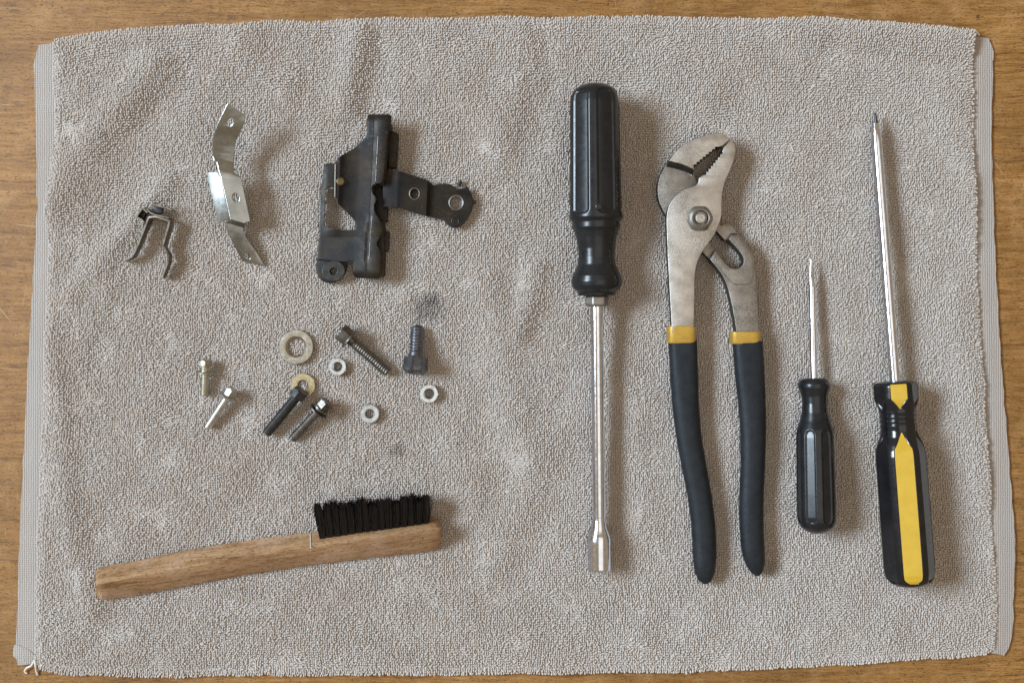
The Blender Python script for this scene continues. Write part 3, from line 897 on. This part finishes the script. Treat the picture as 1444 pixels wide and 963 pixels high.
# tufts
ncol, nrow = 15, 4
for c_ in range(ncol):
    for r_ in range(nrow):
        u = (c_ + 0.5 + 0.12 * (r_ % 2)) / ncol
        bx0 = 449.5 + u * 156; f = 0.48 + 0.15 * r_
        by = Rl(bx0) + (Tl(bx0) - Rl(bx0)) * f; bz0 = 50 + (15 - 50) * f + 0.5
        tx = 443 + u * 163 + random.uniform(-2.0, 2.0)
        ty = np.interp(tx, [440, 606], [713, 697]) + 3 - r_ * 1.6 + random.uniform(-5.0, 3.6) + 2.0 * math.sin(c_ * 2.1)
        tz = bz0 + 11 + random.uniform(-1, 1)
        mb = MB(); vs = []; fs = []
        for k in range(72):
            a = random.uniform(0, 6.283); q = math.sqrt(random.random())
            sx, sy = math.cos(a) * q, math.sin(a) * q
            b0 = P(bx0 + sx * 3.7, by + sy * 1.7, bz0 - sy * 3.5)
            spread = 4.9 if random.random() < 0.88 else 10
            lenf = random.uniform(0.80, 1.06)
            e0 = P(tx + sx * spread + random.gauss(0, .7), ty + abs(random.gauss(0, 1.5)), tz - sy * spread + random.gauss(0, .7))
            e0 = b0 + (e0 - b0) * lenf
            m0 = (b0 + e0) / 2 + Vector((sx * 0.9 + random.gauss(0, .5), 0, random.gauss(0, .5)))
            d_ = (e0 - b0).normalized(); s1 = d_.cross(Vector((0, 0, 1))).normalized(); s2 = d_.cross(s1)
            o0 = len(vs)
            for pp, rr in ((b0, 0.45), (m0, 0.42), (e0, 0.26)):
                for j in range(3):
                    th_ = j * 2.0944
                    vs.append(pp + s1 * (rr * math.cos(th_)) + s2 * (rr * math.sin(th_)))
            for i in range(2):
                for j in range(3):
                    a1 = o0 + i * 3 + j; b1 = o0 + i * 3 + (j + 1) % 3
                    fs.append((a1, b1, b1 + 3, a1 + 3))
            fs.append((o0 + 6, o0 + 7, o0 + 8))
        mb.add(vs, fs)
        build('bristle_tuft', mb, M['bristle'], t_, angle=None, recalc=False)

# ------------------------------------------------------------------ galvanised bracket
t_ = thing('bent_bracket', 'bright galvanised steel strip bent into an offset bracket with three holes', 'bracket', base_at(328, 260))
out = (spline([(321, 145.6), (312.4, 163), (303, 184), (299.3, 202), (299.8, 219), (301.8, 227.6)], 5)
       + [(305.6, 229), (308, 240), (311.7, 252), (324.5, 308.6), (317.0, 314), (321.8, 331), (342, 368.5)]
       + spline([(373, 375.5), (364, 360), (353, 344.5), (346.4, 334), (343.2, 324), (345.5, 314.5)], 4)
       + [(353, 312)] + spline([(345, 275), (340.8, 255), (337, 248), (332, 245), (329.4, 243.5), (329.8, 216), (332, 199.5), (339.4, 184.5), (345, 171)], 4) + [(346, 162.5)])
zf0 = pl([140, 166, 184, 205, 228, 246, 309, 316, 332, 345, 376], [72, 65, 58, 50, 43, 47, 44, 30, 27, 24, 13])
# the strip dips a little to its right side and the bends run slightly askew
zb = lambda x, y: zf0(y - 0.30 * (x - 325)) + 0.10 * (325 - x)
cuts = []
for y in (166, 175, 184, 194, 205, 216, 228, 237, 246, 309, 312, 316, 324, 332, 338, 345):
    nrm = np.array([-0.30, 1.0]); nrm /= np.linalg.norm(nrm)
    cuts.append(((325, y), tuple(nrm)))
mb = MB()
plate(mb, out, zb, 3.0, [circle(324.5, 172.4, 4.6, 6.6, rot=0.5), circle(332.4, 279, 4.6, 6.6, rot=-0.4), circle(348.8, 360.7, 3.4, 5.2, rot=-0.7)], 0.6, cuts)
build('strip', mb, M['zinc'], t_, angle=22)
# side flange, turned down towards the light
mb = MB()
fl = [(308.2, 242.5), (311.7, 252), (324.4, 308.3), (307.8, 315), (292, 249), (293.4, 243.6)]
def zfl(x, y):
    xr = np.interp(y, [242, 252, 310, 316], [308.2, 311.7, 324.6, 325])
    return max(zb(xr, min(max(y, 246), 308)) - 0.30 * max(0, xr - x), ZT - 2)
plate(mb, fl, zfl, 3.0, (), 0.6, [((308.2, 242.5), (0.97, -0.22))])
build('flange', mb, M['zinc'], t_, angle=22)

# ------------------------------------------------------------------ latch bracket
t_ = thing('latch_bracket', 'black stamped steel latch bracket with a cut-out window and jointed side arm', 'bracket', base_at(520, 290))
outm = ([(518, 163.5), (520, 161.5), (549.5, 161.5), (552, 164), (551, 178), (546.8, 192), (543, 231), (541.5, 245), (540, 256), (537.5, 259)]
        + spline([(529.5, 259.2), (525.2, 262.5), (524.2, 268), (526, 273.5), (530, 278.5), (530.6, 283), (527.8, 289), (527.6, 294), (530.4, 302), (537, 313), (539.6, 323), (538, 335)], 4)
        + spline([(533.6, 338), (531.6, 342.5), (533, 348), (537.5, 353)], 3)
        + [(538, 386), (536, 392), (532, 393.5), (503, 392), (499, 390), (498, 386), (498, 368.5), (491, 370), (452, 366.3), (446.5, 367)]
        + spline([(448.6, 346), (450.6, 328), (451.4, 300), (451.8, 270), (454.6, 252), (456.6, 236)], 4)
        + [(458.5, 231.5), (465, 230.2), (472.4, 231.2), (475.5, 223), (498, 210)] + spline([(506, 203.5), (512, 198), (516.5, 193)], 4) + [(517.2, 188)])
win = (spline([(458.6, 268.5), (460.5, 264.3), (470.6, 263.6)], 3) + [(472.2, 279), (476, 286.5)]
       + spline([(485, 296), (498, 309), (501.4, 317), (498.5, 324), (478, 323.8), (461.5, 321), (457.4, 315), (457.6, 300)], 4))
# profile across: low left rail, lipped edge, dished web, rounded rib at right
zx = pl([446, 456, 462, 473, 477, 485, 500, 512, 521.5, 522.6, 528, 537, 541, 545, 552], [24, 25, 29, 41, 41, 36, 34.5, 36, 37.5, 42.5, 45, 45.5, 45, 42.5, 39])
zlow = pl([446, 456, 500, 516, 517.2, 525, 534, 538], [24, 25, 30, 33.5, 38.5, 40.5, 41, 38.5])
def zm(x, y):
    sh = 0.05 * (y - 280)              # the rib runs slightly to the left downwards
    a = zx(x + sh); b = zlow(x)
    w = float(np.interp(y, [300, 335], [0, 1])); z = a * (1 - w) + b * w
    z -= 7 * max(0, (172 - y) / 12) ** 2 if y < 172 else 0
    z -= 7 * max(0, (y - 380) / 13) ** 2 if y > 380 and x > 495 else 0
    return z
cuts = [((x, 280), (1, 0.05)) for x in (456, 462, 468, 473, 477, 481, 485, 492, 500, 506, 512, 516, 517.2, 521.5, 522.6, 525, 528, 533.5, 537, 541, 545)]
cuts += [((0, y), (0, 1)) for y in (164, 167, 170, 173, 200, 240, 280, 300, 310, 320, 335, 350, 366, 380, 384, 387, 390)]
mb = MB()
plate(mb, outm, zm, 3.2, [win], 0.7, cuts)
mp_ = build('stamped_plate', mb, M['black_steel'], t_, angle=32)
# thin overlapped seam beside the rib
mb = MB()
tube(mb, [P(518, 192.6, zm(518, 192.6) + .3), P(533, 192.6, zm(533, 192.6) + .3)], 0.55, 6)
tube(mb, [P(533.2 - (y - 192) * 0.055, y, zm(533.2 - (y - 192) * 0.055, y) + .25) for y in np.linspace(192.6, 256, 16)], 0.5, 6)
tube(mb, [P(524.6 - (y - 305) * 0.07, y, zm(524.6 - (y - 305) * 0.07, y) + .25) for y in np.linspace(305, 366, 16)], 0.5, 6)
build('seam', mb, M['grey_steel'], mp_)
# folded side wall under the rib, with its two lugs
mb = MB()
for poly, zt, tt in (([(540, 170), (550.5, 172), (545, 236), (541, 262), (535, 262), (538, 230)], 36, 26),
                     ([(529, 262), (539, 262), (546, 292), (546, 312), (538, 314), (528, 300), (524, 280)], 24, 14),
                     ([(534, 312), (540.5, 312), (541.5, 345), (541, 388), (535, 390), (532.5, 345)], 34, 24)):
    plate(mb, poly, zt, tt, bev=0.8)
build('side_wall', mb, M['black_steel'], t_)
mb = MB()
plate(mb, [(452.2, 262), (456.4, 262), (456, 300), (454, 345), (450.4, 362), (448, 362), (450.4, 328), (451.6, 300)], 23, 11, bev=0.6)
build('rail_wall', mb, M['black_steel'], t_)
for poly, zt in (([(550, 184.8), (554, 185), (561, 188.5), (560.4, 200), (558, 236), (548, 236), (547, 200)], 30), ([(538, 328), (541.5, 326.6), (547.8, 326.4), (547.2, 350), (545, 354), (536, 354)], 30)):
    mb = MB(); plate(mb, poly, zt, 18, bev=0.9)
    build('lug', mb, M['black_steel'], t_)
# rail lip
mb = MB()
tube(mb, [P(472.9, 232, 42.3), P(472.6, 250, 42.5), P(472.4, 278, 42)], 0.6, 6)
tube(mb, [P(472.4, 278, 42), P(477, 288, 38), P(485.6, 297, 36)], 0.5, 6)
build('worn_edge', mb, M['washer_warm'], mp_)
mb = MB(); c = P(480, 256, zm(480, 256))
lathe(mb, c - Vector((0, 0, 2)), c + Vector((0.6, 0, 2.0)), [(0, 6.2), (2.6, 6.2), (3.6, 5.4), (4, 4.2), (3.9, 2)], 28, L=4)
build('rivet', mb, M['old_brass'], t_)
# ear with its washer
mb = MB()
plate(mb, spline([(446.4, 366), (446.2, 383), (452, 394.5), (464, 399), (477.5, 395), (486.5, 384), (489, 371)], 5) + [(470, 364)], 22, 9, [circle(470, 382.5, 4.6)], 1.2)
build('ear', mb, M['black_steel'], t_)
mb = MB()
plate(mb, circle(470, 382.2, 16.2, 14.6, 36, -0.2), 25.2, 3.4, [circle(470.3, 382.8, 5.4, 5.0)], 0.5)
build('ear_washer', mb, M['dark_ox'], t_, angle=20)
# jointed arm
oa = ([(540, 241.8), (553, 241.6), (565, 242.2), (585, 248.5), (600, 253.2), (606.5, 256.5), (610.5, 261.5)]
      + spline([(619.5, 259.8), (634, 259.6), (640, 263.6), (646, 266.5), (653, 265.6), (659, 262.6)], 3)
      + spline([(664.5, 272), (667.2, 283), (665.8, 295), (659.6, 307.5), (652, 317), (643.5, 321.5), (634.6, 319.8), (629.5, 314.8), (625.5, 311), (619.5, 309), (610, 307), (602, 305)], 4)
      + [(590, 302), (562.4, 293), (540, 291.8)])
za = lambda x, y: float(np.interp(x - 0.04 * (270 - y), [540, 556, 561, 566, 602, 607, 612, 668], [34, 34, 34.5, 33, 28, 22, 20, 18]))
mb = MB()
plate(mb, oa, za, 3.2, [circle(584.6, 273.5, 6.4, 7.2), circle(643.4, 286, 9.2)], 0.7, [((x, 270), (1, 0.04)) for x in (556, 558.5, 561, 563.5, 566, 602, 604.5, 607, 609.5, 612)])
arm = build('side_arm', mb, M['black_steel'], t_, angle=25)
for (cx, cy, ra, rb, r) in ((584.6, 273.5, 7.0, 7.9, 0.9), (643.4, 286, 9.9, 9.9, 0.9), (642, 312, 5.0, 5.0, 0.8)):
    mb = MB(); q = circle(cx, cy, ra, rb, 28); q.append(q[0])
    tube(mb, [P(a, b, za(a, b) + 0.1) for a, b in q], r, 6, caps=False)
    build('hole_rim', mb, M['dark_ox'] if cx == 642 else M['grey_steel'], arm)
mb = MB()
plate(mb, circle(584.6, 273.5, 8.6, 8.6), za(584.6, 273.5) - 6, 3, bev=.5)
build('hole_backing', mb, M['dark_ox'], arm)
for a, b in (((646, 262), (650.5, 254.6)), ((663, 285), (671, 285.6))):
    mb = MB(); lathe(mb, P(a[0], a[1], 14), P(b[0], b[1], 15), [(0, 3), (8, 2.6), (9.5, 1.4)], 14)
    build('stop_pin', mb, M['dark_ox'], t_)

# ------------------------------------------------------------------ spring clip
t_ = thing('spring_clip', 'small dark forked spring clip of thin bent strip, far left on the towel', 'clip', base_at(210, 335))
def ribbon(name, path, ztop, zbot, th=2.4, parent=None):
    q = spline(path, 6) if len(path) > 2 else path
    mb = MB(); vs = []; fs = []; n = len(q)
    pts_ = [np.array(p[:2]) for p in q]
    for i, p in enumerate(pts_):
        a = pts_[max(i - 1, 0)]; b = pts_[min(i + 1, n - 1)]
        d = (b - a) / (np.linalg.norm(b - a) + 1e-9); nr = np.array([-d[1], d[0]]) * th / 2
        f = i / (n - 1)
        zt = ztop(f) if callable(ztop) else ztop
        zb_ = zbot(f) if callable(zbot) else zbot
        for s, z in ((1, zt), (-1, zt), (-1, zb_), (1, zb_)):
            v = P(p[0] + nr[0] * s, p[1] + nr[1] * s, zt); vs.append((v.x, v.y, z))
    for i in range(n - 1):
        for j in range(4):
            a = i * 4 + j; b = i * 4 + (j + 1) % 4; fs.append((a, b, b + 4, a + 4))
    fs += [(3, 2, 1, 0), tuple((n - 1) * 4 + j for j in range(4))]
    mb.add(vs, fs)
    return bevel(build(name, mb, M['clip'], parent or t_, angle=30), 0.5, 1)
def rc(pts, r=3.0):
    """round the corners of a polyline"""
    out = [pts[0]]
    for i in range(1, len(pts) - 1):
        p = np.array(pts[i], float); a = np.array(pts[i - 1], float); b = np.array(pts[i + 1], float)
        ra = min(r, np.linalg.norm(a - p) * 0.4); rb = min(r, np.linalg.norm(b - p) * 0.4)
        out += [tuple(p + (a - p) / np.linalg.norm(a - p) * ra), tuple(p + (a - p) / np.linalg.norm(a - p) * ra * .3 * 0.5 + (b - p) / np.linalg.norm(b - p) * rb * .15), tuple(p + (b - p) / np.linalg.norm(b - p) * rb)]
    return out + [pts[-1]]
main = [(174, 367.6), (186.6, 361.2), (194, 346.5), (205.5, 316.8), (209.6, 306.4), (219, 305.6), (238.6, 311.6), (236.5, 322), (229.2, 346.5), (236.6, 358.7), (237.2, 368), (227.8, 392)]
ribbon('forked_strip', rc(main, 3), lambda f: 26 + 6 * math.sin(math.pi * f), lambda f: 12 + 1.5 * math.sin(math.pi * f))
ribbon('cross_strip', rc([(206.8, 294), (212, 300.6), (219, 303.2), (238.4, 307.6)], 3), 34, 16)
ribbon('hook', rc([(203.2, 314.6), (199, 309.5), (191.6, 306.2), (200.6, 293.4), (208, 300)], 2.5), 32, 14)
ribbon('flag', [(213.6, 287.4), (222, 290.2), (232, 293), (242.8, 296.4)], 37, 20, 2.6)
mb = MB(); plate(mb, [(214.6, 289.6), (229, 294), (228, 300.5), (218, 301)], 27, 8, bev=.6)
build('flag_web', mb, M['dark_ox'], t_)
mb = MB(); plate(mb, [(200.4, 296), (206, 299.5), (202, 308.5), (195.4, 305)], 22, 9, bev=.6)
build('inner_fold', mb, M['dark_ox'], t_)

# ------------------------------------------------------------------ bolts, washers, nuts
def bolt(label, mat, A, B_, za, zb, hexr_, hl, sh_r, thread=None, flange=None, collar=None, hexoff=0.0, socket=False, gap=0.0):
    """A head end, B_ tip; flange = (t, radius, thickness)"""
    t = thing('bolt', label, 'bolt', base_at((A[0] + B_[0]) / 2, (A[1] + B_[1]) / 2), 'loose bolts')
    p0, p1 = P(A[0], A[1], za), P(B_[0], B_[1], zb)
    L = math.hypot(A[0] - B_[0], A[1] - B_[1])
    def hf(tt, th, r):
        ph = (th - hexoff + math.pi / 6) % (math.pi / 3) - math.pi / 6
        return min(r, hexr_ * 0.875 / math.cos(ph))
    mb = MB()
    prof = [(0.0, hexr_ * 0.84), (hexr_ * 0.14, hexr_ * 1.0), (hl - hexr_ * .08, hexr_ * 1.0), (hl, hexr_ * 0.9)]
    if socket: prof = [(5.5, hexr_ * 0.42), (0.6, hexr_ * 0.56), (0, hexr_ * 0.64)] + prof
    lathe(mb, p0, p1, prof, 72, hf, L=L)
    build('head', mb, mat, t, angle=24)
    mb = MB()
    if gap: lathe(mb, p0, p1, [(hl - 1, sh_r * 1.22), (hl + gap, sh_r * 1.22)], 32, L=L)
    t0 = hl - 0.8
    if thread:
        pitch, amp, start = thread
        def tf(tt, th, r):
            if tt < start: return r
            k = (tt / pitch + th / (2 * math.pi)) % 1.0
            return r - amp * abs(2 * k - 1)
        n = int((L - t0) / (pitch / 6))
        pr = [(t0 + (L - t0) * i / n, sh_r if (L - (t0 + (L - t0) * i / n)) > 2.5 else sh_r * (0.80 + 0.08 * (L - (t0 + (L - t0) * i / n)))) for i in range(n + 1)]
        lathe(mb, p0, p1, pr, 32, tf, L=L)
    else:
        lathe(mb, p0, p1, [(t0, sh_r), (L - 1.2, sh_r), (L, sh_r * 0.8)], 32, L=L)
    build('shank', mb, mat, t, angle=60 if thread else 35)
    if flange:
        ft, fr, fth = flange
        mb = MB()
        lathe(mb, p0, p1, [(ft, fr * 0.78), (ft + fth * 0.4, fr * 0.97), (ft + fth * 0.7, fr), (ft + fth, fr * 0.96), (ft + fth, sh_r * 0.9)], 40, L=L)
        build('flange', mb, mat, t, angle=40)
    if collar:
        mb = MB()
        for ct, cr, cth in collar: lathe(mb, p0, p1, [(ct, cr * .93), (ct + .5, cr), (ct + cth - .5, cr), (ct + cth, cr * .93)], 40, L=L)
        build('washer', mb, mat, t, angle=40)
    return t
bolt('small yellowish bolt with captive washer, upright at the far left of the bolts', M['bolt_olive'], (290.6, 507.6), (288.6, 558), 23, 16, 9.2, 8.4, 5.5,
     flange=None, collar=[(15.8, 11.8, 3.0)], hexoff=-0.36, gap=8)
bolt('small shiny silver flanged bolt with smooth shank, slanting to the lower left', M['bolt_silver'], (328.6, 548.4), (292.6, 603), 26, 15.0, 8.4, 11, 5.3,
     flange=(10.5, 13.0, 3.6), hexoff=-0.3)
bolt('long dull black threaded bolt whose head overlaps the thin brass washer', M['dark_ox'], (425.4, 550.6), (375.4, 611.5), 25, 19, 12.0, 12, 7.2,
     thread=(2.1, 0.6, 13), hexoff=-0.5)
bolt('oily dark bolt with ringed collar and bright hex facet, beside the long black bolt', M['bolt_grey'], (461.5, 566), (411.5, 619.5), 28, 17, 9.8, 12, 6.6,
     thread=(3.9, 1.15, 20), collar=[(11, 11.5, 3.6), (17.2, 14.4, 2.2)], hexoff=-0.34, gap=6)
bolt('dark hex flange bolt slanting down to the right, above the small hex nut', M['bolt_grey'], (479.5, 466.4), (547.5, 525.5), 28, 18, 13.0, 16, 7.6,
     thread=(3.7, 1.25, 24), flange=(14.5, 15.8, 4.5), hexoff=-0.2)
bolt('thick blued bolt with thread upwards and hollow hex head at its foot', M['bolt_blue'], (585.2, 524.5), (589.0, 460.5), 33, 14, 17.5, 19, 9.6,
     thread=(4.1, 1.3, 27), collar=[(18, 10.2, 7)], hexoff=-0.26, socket=True)

def ring(name, label, cat, mat, cx, cy, ro, ri, z, h, hexa=None, dish=0.0, tilt=(0, 0), group=None, inner_thread=False):
    mb = MB(); n = 72; vs = []; fs = []
    prof = [(ri + (0.9 if h > 8 or h < 4 else 3.0), h), (ri + (ro - ri) * .5, h + dish), (ro - 1.0, h), (ro, h - (1.0 if hexa is None else 1.6)), (ro, 0.6), (ro - .6, 0), (ri + .5, 0), (ri, 0.8)]
    if inner_thread: prof += [(ri + (0.7 if k % 2 else 0), 0.8 + (h - 2.0) * k / 7) for k in range(1, 8)]
    prof += [(ri, h - (0.9 if h > 8 or h < 4 else 2.2))]
    c = P(cx, cy, z + h)
    for r, zz in prof:
        for j in range(n):
            a = 2 * math.pi * j / n; rr = r
            if hexa is not None and r > ro - 3 :
                ph = (a - hexa + math.pi / 6) % (math.pi / 3) - math.pi / 6
                lim = ro * 0.885 / math.cos(ph)
                rr = min(r, lim) if zz < h - .5 else min(r, ro * 0.90)
            x, y = rr * math.cos(a), rr * math.sin(a)
            vs.append((c.x + x, c.y + y, z + zz + tilt[0] * x + tilt[1] * y))
    m = len(prof)
    for i in range(m):
        for j in range(n):
            a = i * n + j; b = i * n + (j + 1) % n; i2 = (i + 1) % m
            fs.append((a, b, i2 * n + (j + 1) % n, i2 * n + j))
    mb.add(vs, fs)
    o = build(name, mb, mat, base=P(cx, cy, z), angle=30)
    return tag(o, label, cat, group)
ring('flat_washer', 'large thick worn steel washer, the biggest ring on the towel', 'washer', M['washer_warm'], 417.3, 489.3, 24.6, 12.0, ZT - 1.5, 6, None, 0.2, (0.03, -0.02), 'flat washers')
ring('flat_washer', 'thin brass-coloured washer partly under the head of the long black bolt', 'washer', M['brass'], 427, 543.6, 17.4, 7.2, ZT - 1, 2.6, None, 0.1, (0.04, 0.06), 'flat washers')
ring('hex_nut', 'small hex nut below the slanting dark flange bolt', 'nut', M['nut_white'], 475.7, 517.2, 13.0, 6.3, ZT - 1.5, 11, 0.1, 0, (-0.04, 0.03), 'hex nuts', True)
ring('hex_nut', 'small hex nut at the right, below the thick blued bolt', 'nut', M['nut_white'], 604.8, 555.2, 13.6, 6.9, ZT - 1.5, 11, 0.45, 0, (-0.06, 0.05), 'hex nuts', True)
ring('round_spacer', 'small round steel spacer lying lowest among the nuts', 'spacer', M['nut_white'], 521.2, 583.4, 13.4, 6.2, ZT - 1.5, 10, None, 0, (0.02, 0.02))
